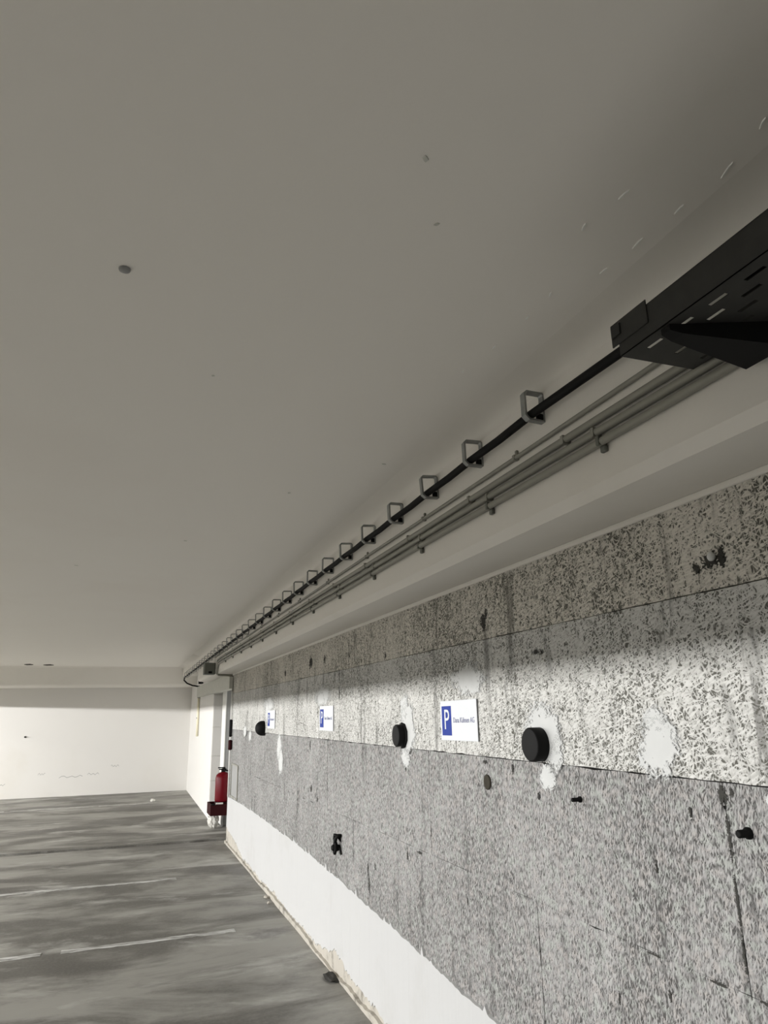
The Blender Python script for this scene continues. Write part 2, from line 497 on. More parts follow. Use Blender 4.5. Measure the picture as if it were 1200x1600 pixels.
# white painted plinth coat with ragged edges
def interp(tab, y):
    for (a, va), (b, vb) in zip(tab, tab[1:]):
        if y <= b: return va + (vb - va) * max(0, (y - a)) / (b - a)
    return tab[-1][1]
TOP = [(YB, 0.48), (2.0, 0.49), (2.96, 0.507), (3.94, 0.55), (5.2, 0.60), (6.45, 0.64), (8.5, 0.645), (10.1, 0.63), (11, 0.60)]
BOT = [(YB, 0.05), (3.5, 0.05), (4.6, 0.07), (5.1, 0.10), (5.35, 0.14), (5.6, 0.07), (6.6, 0.05), (7.4, 0.07), (8.0, 0.05), (9.5, 0.05), (10.4, 0.16), (11, 0.20)]
def ragged_strip(name, tabT, tabB, y0, y1, dy, xf, thick, mat, jt, jb, spike, parent, seed):
    rnd = random.Random(seed)
    bm = bmesh.new()
    rows = []
    n = int((y1 - y0) / dy)
    w = w2 = 0.0
    for i in range(n + 1):
        y = y0 + (y1 - y0) * i / n
        w = 0.8 * w + rnd.uniform(-1, 1) * 0.5
        zt = interp(tabT, y) + w * jt + (rnd.uniform(0.3, 1.0) * spike if rnd.random() < 0.08 else 0)
        w2 = 0.86 * w2 + rnd.uniform(-1, 1) * 0.6
        zb = max(0.001, interp(tabB, y) + (w2 + rnd.uniform(-0.6, 0.6)) * jb)
        xw = xf + 0.002 * math.sin(y * 5.1) + rnd.uniform(-0.0008, 0.0008)
        rows.append([bm.verts.new((xw, y, zb)), bm.verts.new((xw, y, zt)), bm.verts.new((xf + thick, y, zt + 0.003)), bm.verts.new((xf + thick, y, zb - 0.0005))])
    for a, b in zip(rows, rows[1:]):
        for k in range(4):
            bm.faces.new((a[k], b[k], b[(k + 1) % 4], a[(k + 1) % 4]))
    bm.faces.new(rows[0]); bm.faces.new(rows[-1][::-1])
    return link(name, mesh_of(bm, name), mat, parent)
ragged_strip('plinth_coat', TOP, BOT, YB, 10.96, 0.02, 1.508, 0.016, M['plinth'], 0.010, 0.016, 0.045, wall, 3)
SK = [(YB, 0.10), (4.3, 0.11), (4.9, 0.13), (5.3, 0.17), (5.6, 0.12), (7.4, 0.10), (9.5, 0.09), (10.4, 0.20), (11, 0.24)]
bs = ragged_strip('baseboard_right', SK, [(YB, 0.0), (20, 0.0)], YB, 10.97, 0.03, 1.512, 0.012, M['skirt'], 0.006, 0.0, 0.0, None, 5)
tag(bs, 'crumbling cream plaster strip at the foot of the white plinth', 'baseboard', kind='structure')
# broken rim of mortar along the floor edge
rim = ragged_strip('mortar_rim', [(YB, 0.02), (4.6, 0.03), (5.6, 0.02), (6.6, 0.045), (7.9, 0.045), (8.1, 0.02), (11, 0.03)], [(YB, 0.0), (20, 0.0)], YB, 10.97, 0.035, 1.490, 0.03, M['skirt'], 0.012, 0.0, 0.0, bs, 8)

# plaster patches on the wall (y, z, ry, rz, face)
for y, z, ry, rz, xf in [(1.825, 1.600, 0.085, 0.085, 1.5105), (1.825, 1.67, 0.05, 0.05, 1.5108), (2.46, 1.64, 0.115, 0.095, 1.5105), (2.40, 1.60, 0.07, 0.10, 1.5108), (2.46, 1.475, 0.055, 0.05, 1.519),
                         (3.86, 1.63, 0.10, 0.13, 1.5105), (3.90, 1.73, 0.06, 0.08, 1.5108), (3.92, 1.48, 0.06, 0.06, 1.519), (3.08, 1.86, 0.16, 0.07, 1.5108),
                         (5.72, 1.86, 0.22, 0.075, 1.5105), (5.78, 1.83, 0.12, 0.05, 1.5102), (8.02, 1.83, 0.26, 0.08, 1.5105), (8.12, 1.76, 0.10, 0.12, 1.5102),
                         (7.45, 1.40, 0.11, 0.13, 1.519), (7.36, 1.26, 0.10, 0.12, 1.5188), (1.44, 1.49, 0.02, 0.02, 1.518), (9.6, 1.52, 0.12, 0.07, 1.5105), (9.25, 1.47, 0.10, 0.06, 1.519)]:
    o = slab_yz('plaster_patch', blob(0, 0, 1.12, 1.12, 28, 0.06), 0.0, 0.003, M['patch'], wall)
    o.location = (xf - 0.0012, y, z); o.scale = (1, ry * 1.15, rz * 1.15)

# gouges, rust spots and cracks in the boards
GOUGES = [(2.897, 2.101, 0.028, 0.035, 1.5148), (2.87, 2.14, 0.012, 0.03, 1.5148), (2.466, 1.934, 0.022, 0.010, 1.5115), (2.42, 1.93, 0.012, 0.012, 1.5115),
          (6.136, 2.147, 0.06, 0.055, 1.5148), (5.686, 2.142, 0.03, 0.035, 1.5148), (5.0, 2.12, 0.02, 0.03, 1.5148), (7.2, 2.11, 0.04, 0.035, 1.5148), (4.22, 2.06, 0.02, 0.02, 1.5148),
          (1.60, 1.49, 0.014, 0.03, 1.5188), (1.57, 1.50, 0.008, 0.022, 1.5188), (1.73, 1.43, 0.006, 0.02, 1.5188), (2.72, 1.49, 0.006, 0.022, 1.5188), (2.96, 1.50, 0.022, 0.012, 1.5188),
          (3.93, 1.43, 0.008, 0.03, 1.5188), (4.62, 0.78, 0.012, 0.05, 1.5185), (4.60, 0.70, 0.02, 0.04, 1.5185), (4.48, 0.82, 0.01, 0.02, 1.5185), (3.93, 0.97, 0.010, 0.04, 1.5185),
          (6.1, 1.12, 0.03, 0.03, 1.5188), (5.9, 1.06, 0.018, 0.02, 1.5188), (2.53, 1.40, 0.010, 0.012, 1.5188), (1.53, 2.108, 0.034, 0.022, 1.5148), (1.485, 2.115, 0.012, 0.034, 1.5148), (1.58, 2.096, 0.016, 0.016, 1.5148),
          (6.15, 1.46, 0.02, 0.05, 1.5188), (5.24, 1.99, 0.012, 0.06, 1.5115), (5.24, 1.86, 0.010, 0.05, 1.5115), (1.9, 0.93, 0.006, 0.014, 1.5185),
          (2.14, 0.85, 0.005, 0.022, 1.5185), (3.2, 0.90, 0.006, 0.02, 1.5185), (1.9, 1.27, 0.006, 0.025, 1.5188), (5.88, 1.70, 0.012, 0.012, 1.5115),
          (1.598, 1.40, 0.006, 0.06, 1.5188), (1.600, 1.24, 0.005, 0.07, 1.5188), (1.602, 1.10, 0.005, 0.05, 1.5188), (3.75, 1.01, 0.04, 0.005, 1.5185), (1.95, 1.022, 0.04, 0.003, 1.5185), (1.7, 1.021, 0.03, 0.004, 1.5185), (1.55, 1.022, 0.02, 0.005, 1.5185)]
for y, z, ry, rz, xf in GOUGES:
    o = slab_yz('gouge', blob(0, 0, 1.1, 1.1, 20, 0.06), 0.0, 0.003, M['spot'], wall)
    o.location = (xf - 0.0008, y, z); o.scale = (1, ry * 1.35, rz * 1.35)
# round dark plug
lathe('wall_plug', [(0.030, -0.004), (0.032, 0.004), (0.024, 0.006), (0.010, 0.003)], (1.520, 2.948, 1.418), M['brown'], wall, 'X', 16)
# short black anchor bolts
for y, z, r in [(2.26, 1.415, 0.007), (1.532, 1.406, 0.010)]:
    lathe('anchor_bolt', [(r * 1.5, -0.003), (r * 1.5, 0.006), (r, 0.008), (r, 0.034), (r * 0.6, 0.036)], (1.520, y, z), M['black_plastic'], wall, 'X', 10)
# white filler knob in the broken spot under the beam
lathe('filler_knob', [(0.012, -0.002), (0.013, 0.006), (0.008, 0.012), (0.002, 0.013)], (1.5145, 1.515, 2.118), M['plaster'], wall, 'X', 12)

# ceiling flakes and blemishes
def chip(x, y, l, w, ang, mat, h=0.003):
    bm = bmesh.new()
    ca, sa = math.cos(ang), math.sin(ang)
    prof = [(-0.5, 0), (-0.2, 0.5), (0.2, 0.35), (0.5, 0.05), (0.15, -0.5), (-0.25, -0.3)]
    a = [bm.verts.new((x + (u * l) * ca - (v * w) * sa, y + (u * l) * sa + (v * w) * ca, CZ + 0.001)) for u, v in prof]
    b = [bm.verts.new((x + (u * l * .9) * ca - (v * w * .8) * sa, y + (u * l * .9) * sa + (v * w * .8) * ca, CZ - h)) for u, v in prof]
    bm.faces.new(a); bm.faces.new(b[::-1])
    for i in range(6): bm.faces.new((a[i], b[i], b[(i + 1) % 6], a[(i + 1) % 6]))
    link('paint_flake', mesh_of(bm, 'paint_flake'), mat, ce)
rf = random.Random(21)
for x, y, l in [(1.009, 1.438, 0.03), (1.01, 1.56, 0.02), (1.0, 1.74, 0.03), (0.98, 1.92, 0.02), (0.93, 1.17, 0.03), (0.95, 1.05, 0.035), (1.08, 1.30, 0.03), (1.09, 1.18, 0.045), (1.10, 1.05, 0.035), (1.11, 0.92, 0.05), (1.08, 0.80, 0.03)]:
    chip(x, y, l, 0.006, math.radians(90 + rf.uniform(-25, 15)), M['pipe_white'])
for x, y, l, w in [(0.497, 1.092, 0.02, 0.014), (0.717, 3.404, 0.03, 0.02), (1.033, 2.854, 0.025, 0.016), (0.60, 1.27, 0.016, 0.01), (0.3, 4.6, 0.03, 0.02), (-0.4, 5.6, 0.04, 0.02), (0.2, 2.2, 0.012, 0.012)]:
    chip(x, y, l, w, rf.uniform(0, 3), M['lintel'], 0.002)
lathe('filled_hole', [(0.015, 0.002), (0.014, -0.005), (0.008, -0.008), (0.002, -0.009)], (-0.078, 1.673, CZ), M['cover_grey'], ce, 'Z', 14)
for x, y, l in [(-1.884, 16.5, 0.22), (-1.52, 16.6, 0.26)]:
    chip(x, y, l * 0.8, 0.3, 0.1, M['brown'], 0.012)
# scuffs and a nail on the far wall
for x, z, l in [(-1.25, 0.42, 0.5), (-0.65, 0.46, 0.25), (-0.15, 0.62, 0.18), (-1.7, 0.5, 0.15), (-2.55, 0.3, 0.2)]:
    bm = bmesh.new()
    n = 9
    up = [bm.verts.new((x + l * i / n, YE - 0.001, z + 0.02 * math.sin(i * 1.9 + x) + 0.006 * math.sin(i) + 0.004)) for i in range(n + 1)]
    dn = [bm.verts.new((v.co.x, YE - 0.001, v.co.z - 0.010)) for v in up]
    for i in range(n): bm.faces.new((up[i], up[i + 1], dn[i + 1], dn[i]))
    ext = bmesh.ops.extrude_face_region(bm, geom=list(bm.faces))
    for v in ext['geom']:
        if isinstance(v, bmesh.types.BMVert): v.co.y += 0.004
    link('crack', mesh_of(bm, 'crack'), M['cover_grey'], wf)
bm = bmesh.new(); add_lathe(bm, [(0.02, 0.0), (0.02, 0.03), (0.008, 0.035)], (0, 0, 0), 'Z', 10)
bmesh.ops.transform(bm, matrix=Matrix.Translation((-2.05, YE, 1.32)) @ Matrix.Rotation(math.pi / 2, 4, 'X'), verts=bm.verts)
link('nail_head', mesh_of(bm, 'nail_head'), M['gouge'], wf)

# ------------------------------------------------------------------ painted bay lines on the floor
def bay_line(x0, x1, yc, w, gaps, label, seed, skew=0.02):
    rnd = random.Random(seed)
    root = empty('parking_line', (0, yc, 0))
    segs, cur = [], x0
    for a, b in gaps + [(x1, x1)]:
        if a > cur: segs.append((cur, a))
        cur = b
    for a, b in segs:
        bm = bmesh.new()
        n = max(3, int((b - a) / 0.05))
        rows = []
        for i in range(n + 1):
            x = a + (b - a) * i / n
            yo = skew * x
            l = -w / 2 + rnd.uniform(-0.006, 0.010); r = w / 2 + rnd.uniform(-0.010, 0.006)
            rows.append([bm.verts.new((x, yo + l, 0.0)), bm.verts.new((x, yo + l, 0.0025)), bm.verts.new((x, yo + r, 0.0025)), bm.verts.new((x, yo + r, 0.0))])
        for p, q in zip(rows, rows[1:]):
            for k in range(3): bm.faces.new((p[k], q[k], q[k + 1], p[k + 1]))
        bm.faces.new(rows[0]); bm.faces.new(rows[-1][::-1])
        link('paint_strip', mesh_of(bm, 'paint_strip'), M['line'], root)
    tag(root, label, 'floor marking', 'painted bay lines on the floor')
bay_line(-3.4, 1.02, 6.61, 0.085, [(-0.44, -0.30)], 'worn white bay line with a gap, the nearest one to the viewer', 1, 0.04)
bay_line(-3.4, 0.70, 8.86, 0.085, [], 'worn white bay line on this side of the dark floor joint', 2, 0.028)
bay_line(-3.4, 0.75, 16.45, 0.10, [(-2.0, -1.9), (-0.4, -0.3)], 'faint white bay line closest to the far wall', 4, 0.05)

# ------------------------------------------------------------------ cable tray with its arm
TX0, TX1, TZ, TY0, TY1 = 1.000, 1.205, 2.480, -5.9, 1.18
tray = empty('cable_tray', (TX0, 1.18, TZ))
def tch(name, bm, mat, parent):
    bmesh.ops.translate(bm, verts=bm.verts, vec=(-TX0, -1.18, -TZ))
    return link(name, mesh_of(bm, name), mat, parent)
bm = bmesh.new()
slot_rows = [(1.030, 1.040, 0.0), (1.068, 1.078, 0.045), (1.105, 1.115, 0.0), (1.142, 1.152, 0.045), (1.178, 1.188, 0.0)]
x = TX0
t = 0.0016
for a, b, off in slot_rows:
    add_box(bm, x, a, TY0, TY1, TZ, TZ + t)
    y = TY1 - 0.05 - off
    add_box(bm, a, b, y, TY1, TZ, TZ + t)
    while y > -1.2:
        add_box(bm, a, b, y - 0.09, y - 0.045, TZ, TZ + t)
        y -= 0.09
    add_box(bm, a, b, TY0, y, TZ, TZ + t)
    x = b
add_box(bm, x, TX1, TY0, TY1, TZ, TZ + t)
tch('tray_floor', bm, M['tray'], tray)
for xa, xb in ((TX0, TX0 + 0.002), (TX1 - 0.002, TX1)):
    bm = bmesh.new()
    add_box(bm, xa, xb, TY0, TY1, TZ, TZ + 0.075)
    s = 1 if xa == TX0 else -1
    add_box(bm, min(xa, xa + s * 0.010), max(xa, xa + s * 0.010), TY0, TY1, TZ + 0.073, TZ + 0.075)
    tch('side_rail', bm, M['tray'], tray)
bm = bmesh.new(); add_box(bm, 0.9965, 1.0, 1.08, 1.20, TZ + 0.03, TZ + 0.086, 0.001); add_box(bm, 0.992, 0.997, 1.165, 1.195, TZ + 0.05, TZ + 0.078, 0.001)
tch('splice_plate', bm, M['tray'], tray)
tag(tray, 'dark perforated steel cable tray hung beside the beam', 'cable tray')

arm = empty('cantilever_arm', (1.21, 1.05, 2.40))
def ach(name, bm, mat):
    bmesh.ops.translate(bm, verts=bm.verts, vec=(-1.21, -1.05, -2.40))
    return link(name, mesh_of(bm, name), mat, arm)
bm = bmesh.new()
prof = [(1.006, TZ - 0.001), (1.006, TZ - 0.014), (1.03, TZ - 0.024), (1.225, TZ - 0.058), (1.225, TZ - 0.001)]
nearY = [1.030, 1.030, 1.02, 0.945, 0.945]
a = [bm.verts.new((x, ny, z)) for (x, z), ny in zip(prof, nearY)]; b = [bm.verts.new((x, 1.055, z)) for x, z in prof]
bm.faces.new(a); bm.faces.new(b[::-1])
for i in range(5): bm.faces.new((a[i], b[i], b[(i + 1) % 5], a[(i + 1) % 5]))
ach('arm_bracket', bm, M['arm'])
bm = bmesh.new(); add_box(bm, 1.208, 1.225, 0.95, 1.035, TZ - 0.03, 2.62); add_box(bm, 1.215, 1.25, 0.95, 1.035, 2.595, 2.62)
ach('hanger_post', bm, M['arm'])
tag(arm, 'black tapered steel arm holding up the cable tray', 'bracket')

# ------------------------------------------------------------------ cable brackets along the beam
ORD = ['first', 'second', 'third', 'fourth', 'fifth', 'sixth', 'seventh', 'eighth', 'ninth', 'tenth', 'eleventh', 'twelfth', 'thirteenth', 'fourteenth', 'fifteenth',
       'sixteenth', 'seventeenth', 'eighteenth', 'nineteenth', 'twentieth']
ORD += ['twenty-' + o for o in ORD[:9]] + ['thirtieth'] + ['thirty-' + o for o in ORD[:9]]
def cable_z(y): return 2.655 - 0.0100 * (y - 1.9)
def hoop_mesh():
    bm = bmesh.new()
    # strip centre line in (x, z); origin at the beam face, bottom of the hoop
    out = [(0.0, 0.0), (-0.062, 0.0), (-0.078, 0.014), (-0.080, 0.092), (-0.070, 0.104), (-0.008, 0.106), (0.0, 0.098)]
    inn = [(-0.007, 0.006), (-0.059, 0.006), (-0.071, 0.017), (-0.073, 0.089), (-0.066, 0.097), (-0.011, 0.099), (-0.007, 0.094)]
    n = len(out)
    A = [[bm.verts.new((x, s * 0.012, z)) for x, z in pr] for s in (-1, 1) for pr in (out, inn)]
    o0, i0, o1, i1 = A
    for k in range(n):
        j = (k + 1) % n
        bm.faces.new((o0[k], o0[j], i0[j], i0[k])); bm.faces.new((o1[k], i1[k], i1[j], o1[j]))
        bm.faces.new((o0[k], o1[k], o1[j], o0[j])); bm.faces.new((i0[k], i0[j], i1[j], i1[k]))
    return mesh_of(bm, 'hoop')
HOOP = hoop_mesh(); HOOP.materials.append(M['steel'])
bm = bmesh.new(); add_box(bm, -0.024, -0.004, -0.010, 0.010, 0.004, 0.030, 0.003); PAD = mesh_of(bm, 'clamp_pad'); PAD.materials.append(M['black_plastic'])
bm = bmesh.new(); add_lathe(bm, [(0.007, 0.004), (0.007, 0.010), (0.004, 0.012)], (0, 0, 0.06), 'X', 8); BOLT = mesh_of(bm, 'bolt'); BOLT.materials.append(M['steel'])
y = 1.885
bracket_ys = []
k = 0
while y < 16.0:
    e = empty('cable_bracket', (1.25, y, cable_z(y) - 0.022))
    r = random.Random(k * 13 + 5)
    e.rotation_euler = (r.uniform(-0.02, 0.02), r.uniform(-0.05, 0.05), r.uniform(-0.10, 0.10))
    link('hoop', HOOP, None, e)
    if k < 14:
        link('clamp_pad', PAD, None, e); link('bolt', BOLT, None, e)
    tag(e, 'rectangular steel cable hoop on the beam, %s one counting from the cable tray' % ORD[k], 'cable bracket', 'steel hoops carrying the black cable')
    bracket_ys.append(y)
    y += 0.433 + r.uniform(-0.012, 0.012)
    k += 1

pts = [(1.15, -5.5, 2.50), (1.15, 0.2, 2.50), (1.16, 0.45, 2.515), (1.19, 0.8, 2.60), (1.20, 1.15, 2.640)]
for i, yb in enumerate(bracket_ys):
    pts.append((1.203, yb, cable_z(yb) + 0.003))
    if i + 1 < len(bracket_ys):
        ym = (yb + bracket_ys[i + 1]) / 2
        pts.append((1.203, ym, cable_z(ym) - 0.001))
yl = bracket_ys[-1]
zl = cable_z(yl)
pts += [(1.195, yl + 0.25, zl - 0.015), (1.20, yl + 0.40, zl - 0.06), (1.27, yl + 0.46, zl - 0.12), (1.38, yl + 0.45, zl - 0.165), (1.49, yl + 0.42, zl - 0.185), (1.560, yl + 0.40, zl - 0.19)]
cb = empty('power_cable', (1.203, 1.885, 2.65))
bm = bmesh.new(); add_tube(bm, pts, 0.0150, 10); bmesh.ops.translate(bm, verts=bm.verts, vec=(-1.203, -1.885, -2.65))
link('sheath', mesh_of(bm, 'sheath'), M['cable'], cb)
bm = bmesh.new(); add_box(bm, 1.50, 1.565, 16.0, 16.14, 2.38, 2.46, 0.008); add_box(bm, 1.53, 1.562, 15.7, 16.0, 2.375, 2.40, 0.004)
bmesh.ops.translate(bm, verts=bm.verts, vec=(-1.203, -1.885, -2.65))
link('wall_clamp', mesh_of(bm, 'wall_clamp'), M['black_plastic'], cb)
tag(cb, 'thick black power cable running through the steel hoops', 'cable')

# ------------------------------------------------------------------ conduits on the beam face
def conduit(z, r, yend, label, path_end, clip_ph, clip_down, clip_step=0.66):
    root = empty('conduit', (1.25 - r, 1.0, z))
    O = Vector((1.25 - r, 1.0, z))
    xs = 1.25 - r - 0.004
    pts = [(xs, -5.8, z)] + [(xs, yy, z - 0.003 * (yy) - 0.002 * math.sin(yy * 2.2 + z * 40)) for yy in [0.2 + 0.5 * i for i in range(int((yend - 0.2) / 0.5) + 1)]]
    pts += path_end
    bm = bmesh.new(); add_tube(bm, pts, r, 10); bmesh.ops.translate(bm, verts=bm.verts, vec=-O)
    link('pipe', mesh_of(bm, 'pipe'), M['conduit'], root)
    yy = clip_ph
    while yy < yend - 0.2:
        zz = z - 0.003 * yy
        bm = bmesh.new()
        add_box(bm, xs - r - 0.0015, 1.25, yy - 0.007, yy + 0.007, zz - r - 0.0015, zz + r + 0.0015, 0.001)
        if clip_down: add_box(bm, 1.236, 1.25, yy - 0.012, yy + 0.012, zz - r - 0.020, zz - r, 0.003)
        elif r < 0.009: add_box(bm, 1.240, 1.25, yy - 0.006, yy + 0.006, zz + r, zz + r + 0.020, 0.002)
        bmesh.ops.translate(bm, verts=bm.verts, vec=-O)
        link('saddle_clip', mesh_of(bm, 'saddle_clip'), M['box'] if clip_down else M['conduit'], root)
        yy += clip_step
    tag(root, label, 'conduit', 'grey conduits along the beam')
conduit(2.578, 0.008, 10.7, 'thin grey conduit running alone just below the black cable', [(1.236, 10.85, 2.54)], 2.06, False, 0.84)
conduit(2.526, 0.0125, 10.3, 'topmost of the three bundled grey conduits on the beam', [(1.236, 10.55, 2.49), (1.236, 10.66, 2.44), (1.236, 10.68, 2.36)], 1.75, False)
conduit(2.492, 0.0125, 10.3, 'middle one of the three bundled grey conduits on the beam', [(1.235, 10.50, 2.455), (1.234, 10.60, 2.42), (1.234, 10.62, 2.30), (1.25, 10.64, 2.285), (1.40, 10.70, 2.283), (1.47, 10.74, 2.280)], 1.60, False)
conduit(2.458, 0.0125, 10.2, 'lowest grey conduit on the beam, turning under the soffit at its end', [(1.235, 10.42, 2.42), (1.234, 10.50, 2.39), (1.234, 10.52, 2.29), (1.25, 10.54, 2.272), (1.40, 10.60, 2.268), (1.475, 10.68, 2.262), (1.490, 10.74, 2.23), (1.492, 10.76, 2.05)], 1.58, True, 0.68)

# junction box under the beam face at the end of the conduits
jb = empty('junction_box', (1.17, 10.95, 2.30))
def jch(name, mat, *b, bev=0.006):
    bm = bmesh.new(); add_box(bm, *b, bev); bmesh.ops.translate(bm, verts=bm.verts, vec=(-1.17, -10.95, -2.30)); return link(name, mesh_of(bm, name), mat, jb)
jch('box_body', M['box'], 1.09, 1.249, 10.92, 11.10, 2.30, 2.47)
jch('lid', M['box'], 1.096, 1.243, 10.905, 10.92, 2.306, 2.464)
jch('cable_entry', M['black_plastic'], 1.15, 1.20, 10.895, 10.906, 2.315, 2.345, bev=0.002)
tag(jb, 'small grey junction box where the beam conduits end', 'junction box')

# ------------------------------------------------------------------ parking signs
def text_mesh(s, size, name):
    cu = bpy.data.curves.new(name, 'FONT')
    cu.body = s; cu.size = size; cu.align_x = 'CENTER'; cu.align_y = 'CENTER'
    cu.extrude = 0.0006; cu.resolution_u = 3
    o = bpy.data.objects.new(name, cu); COL.objects.link(o)
    dg = bpy.context.evaluated_depsgraph_get(); dg.update()
    me = bpy.data.meshes.new_from_object(o.evaluated_get(dg))
    bpy.data.objects.remove(o)
    me.name = name
    return me
PMESH = text_mesh('P', 0.150, 'letter_mark'); PMESH.materials.append(M['sign_white'])
TMESH = text_mesh('Dana K\u00fchnen AG', 0.0345, 'lettering'); TMESH.materials.append(M['sign_text'])
WROT = Matrix(((0, 0, -1), (-1, 0, 0), (0, 1, 0))).to_euler()    # text x -> -Y (towards the viewer), text y -> Z, face -> -X
bm = bmesh.new(); add_box(bm, -0.004, 0.0, -0.2, 0.2, -0.0925, 0.0925, 0.001); PLATE = mesh_of(bm, 'plate'); PLATE.materials.append(M['sign_white'])
bm = bmesh.new(); add_box(bm, -0.0048, -0.004, 0.073, 0.183, -0.070, 0.068); BLUE = mesh_of(bm, 'blue_panel'); BLUE.materials.append(M['sign_blue'])
for yc, zc, tilt, lab in [(3.19, 1.675, -0.010, 'white parking sign with blue P panel between the two nearest black pipe stubs'),
                          (5.59, 1.682, 0.004, 'white parking sign with blue P panel, middle one of the three on the boards'),
                          (7.84, 1.668, 0.0, 'white parking sign with blue P panel, farthest one along the boards')]:
    e = empty('parking_sign', (1.5085, yc, zc))
    e.rotation_euler = (tilt, 0, 0)
    link('plate', PLATE, None, e)
    b = link('blue_panel', BLUE, None, e)
    p = link('letter_mark', PMESH, None, b); p.location = (-0.0052, 0.126, 0.0); p.rotation_euler = WROT; p.scale = (0.86, 0.90, 1)
    p = link('lettering', TMESH, None, e); p.location = (-0.0044, -0.062, 0.0); p.rotation_euler = WROT; p.scale = (0.92, 1, 1)
    tag(e, lab, 'parking sign', 'parking signs on the board wall')

# ------------------------------------------------------------------ black pipe stubs
def pipe_stub(y, z, r, l, lab, collar, domed=False):
    e = empty('pipe_stub', (WX - 0.008, y, z))
    bm = bmesh.new()
    if domed: add_lathe(bm, [(r, -0.03), (r, 0.02)] + [(r * math.cos(a * math.pi / 20), 0.02 + (l - 0.02) * math.sin(a * math.pi / 20)) for a in range(1, 10)], (0, 0, 0), 'X', 32)
    else: add_lathe(bm, [(r, -0.03), (r, l - 0.004), (r - 0.004, l), (r - 0.006, l + 0.0005), (0.004, l + 0.0015)], (0, 0, 0), 'X', 32)
    link('pipe_sleeve', mesh_of(bm, 'pipe_sleeve'), M['black_plastic'], e)
    if collar:
        bm = bmesh.new()
        prof = []
        add_lathe(bm, [(r + 0.012, -0.004), (r + 0.012, 0.010), (r + 0.004, 0.014), (r, 0.014)], (0, 0, 0), 'X', 9)
        link('collar', mesh_of(bm, 'collar'), M['black_plastic'], e)
    tag(e, lab, 'pipe', 'black pipe stubs in the board wall')
pipe_stub(2.475, 1.590, 0.062, 0.052, 'black plastic pipe stub nearest the viewer, sticking out of the boards', False)
pipe_stub(3.93, 1.590, 0.060, 0.050, 'black pipe stub with ragged collar between the two nearest parking signs', True)
pipe_stub(8.28, 1.572, 0.080, 0.10, 'black domed pipe stub beside the farthest parking sign', False, True)

# black cable loop poking out of the lower boards
e = empty('cable_loop', (1.52, 5.24, 0.835))
e.scale = (0.75, 0.75, 0.75)
bm = bmesh.new()
add_tube(bm, [(0.01, -0.03, 0.07), (-0.03, -0.035, 0.075), (-0.05, -0.02, 0.05), (-0.05, 0.02, 0.0), (-0.045, 0.05, -0.04), (-0.05, 0.035, -0.075), (-0.055, 0.0, -0.08), (-0.05, -0.02, -0.045), (-0.045, 0.0, 0.0), (-0.05, 0.03, 0.045), (-0.05, 0.02, 0.075), (-0.03, 0.0, 0.07), (0.01, -0.02, 0.02)], 0.016, 8)
link('loop', mesh_of(bm, 'loop'), M['black_plastic'], e)
bm = bmesh.new(); add_lathe(bm, [(0.02, -0.004), (0.032, 0.03), (0.030, 0.07), (0.018, 0.085)], (0.0, 0.01, -0.035), 'X', 10)
link('cable_gland', mesh_of(bm, 'cable_gland'), M['black_plastic'], e)
bm = bmesh.new(); add_tube(bm, [(-0.02, -0.03, -0.03), (-0.012, -0.05, -0.06), (-0.012, -0.06, -0.085)], 0.008, 8)
link('loose_end', mesh_of(bm, 'loose_end'), M['black_plastic'], e)
tag(e, 'black knotted cable end poking out of the lower grey boards', 'cable')

# ------------------------------------------------------------------ recess: extinguisher, holder, bag, pipes
EX, EY = 1.605, 12.28
e = empty('fire_extinguisher', (EX, EY, 0.40))
lathe('cylinder', [(0.085, 0.0), (0.112, 0.012), (0.118, 0.03), (0.118, 0.36), (0.105, 0.405), (0.065, 0.435), (0.035, 0.445)], (0, 0, 0), M['red'], e)
lathe('valve', [(0.032, 0.44), (0.032, 0.475), (0.024, 0.48), (0.024, 0.50)], (0, 0, 0), M['black_plastic'], e, seg=14)
bm = bmesh.new(); add_box(bm, -0.07, 0.05, -0.018, 0.018, 0.478, 0.496, 0.005); add_box(bm, -0.085, 0.02, -0.014, 0.014, 0.503, 0.520, 0.005); add_box(bm, 0.0, 0.03, -0.016, 0.016, 0.49, 0.52, 0.003)
link('handle', mesh_of(bm, 'handle'), M['black_plastic'], e)
tube('hose', [(0.03, -0.01, 0.47), (0.10, -0.03, 0.46), (0.132, -0.03, 0.38), (0.133, -0.03, 0.20), (0.131, -0.03, 0.06)], 0.012, M['black_plastic'], e, 8)
tag(e, 'red fire extinguisher with black handle standing in its red holder', 'fire extinguisher')

h = empty('extinguisher_holder', (1.59, 12.3, 0.225))
def hch(name, mat, *b, bev=0.008):
    bm = bmesh.new(); add_box(bm, *b, bev); bmesh.ops.translate(bm, verts=bm.verts, vec=(-1.59, -12.3, -0.225)); return link(name, mesh_of(bm, name), mat, h)
bm = bmesh.new()
for b in [(1.405, 1.755, 12.06, 12.08), (1.405, 1.755, 12.52, 12.54), (1.405, 1.425, 12.08, 12.52), (1.735, 1.755, 12.08, 12.52)]:
    add_box(bm, b[0], b[1], b[2], b[3], 0.235, 0.385)
add_box(bm, 1.405, 1.755, 12.06, 12.54, 0.222, 0.236)
add_box(bm, 1.50, 1.72, 12.16, 12.40, 0.236, 0.398)
bmesh.ops.translate(bm, verts=bm.verts, vec=(-1.59, -12.3, -0.225))
link('tray_body', mesh_of(bm, 'tray_body'), M['dark_red'], h)
hch('rim_clip', M['black_plastic'], 1.42, 1.47, 12.05, 12.07, 0.375, 0.40, bev=0.004)
hch('label_plate', M['bag'], 1.49, 1.60, 12.10, 12.13, 0.37, 0.405, bev=0.003)
tag(h, 'dark red tray holder carrying the fire extinguisher', 'holder')
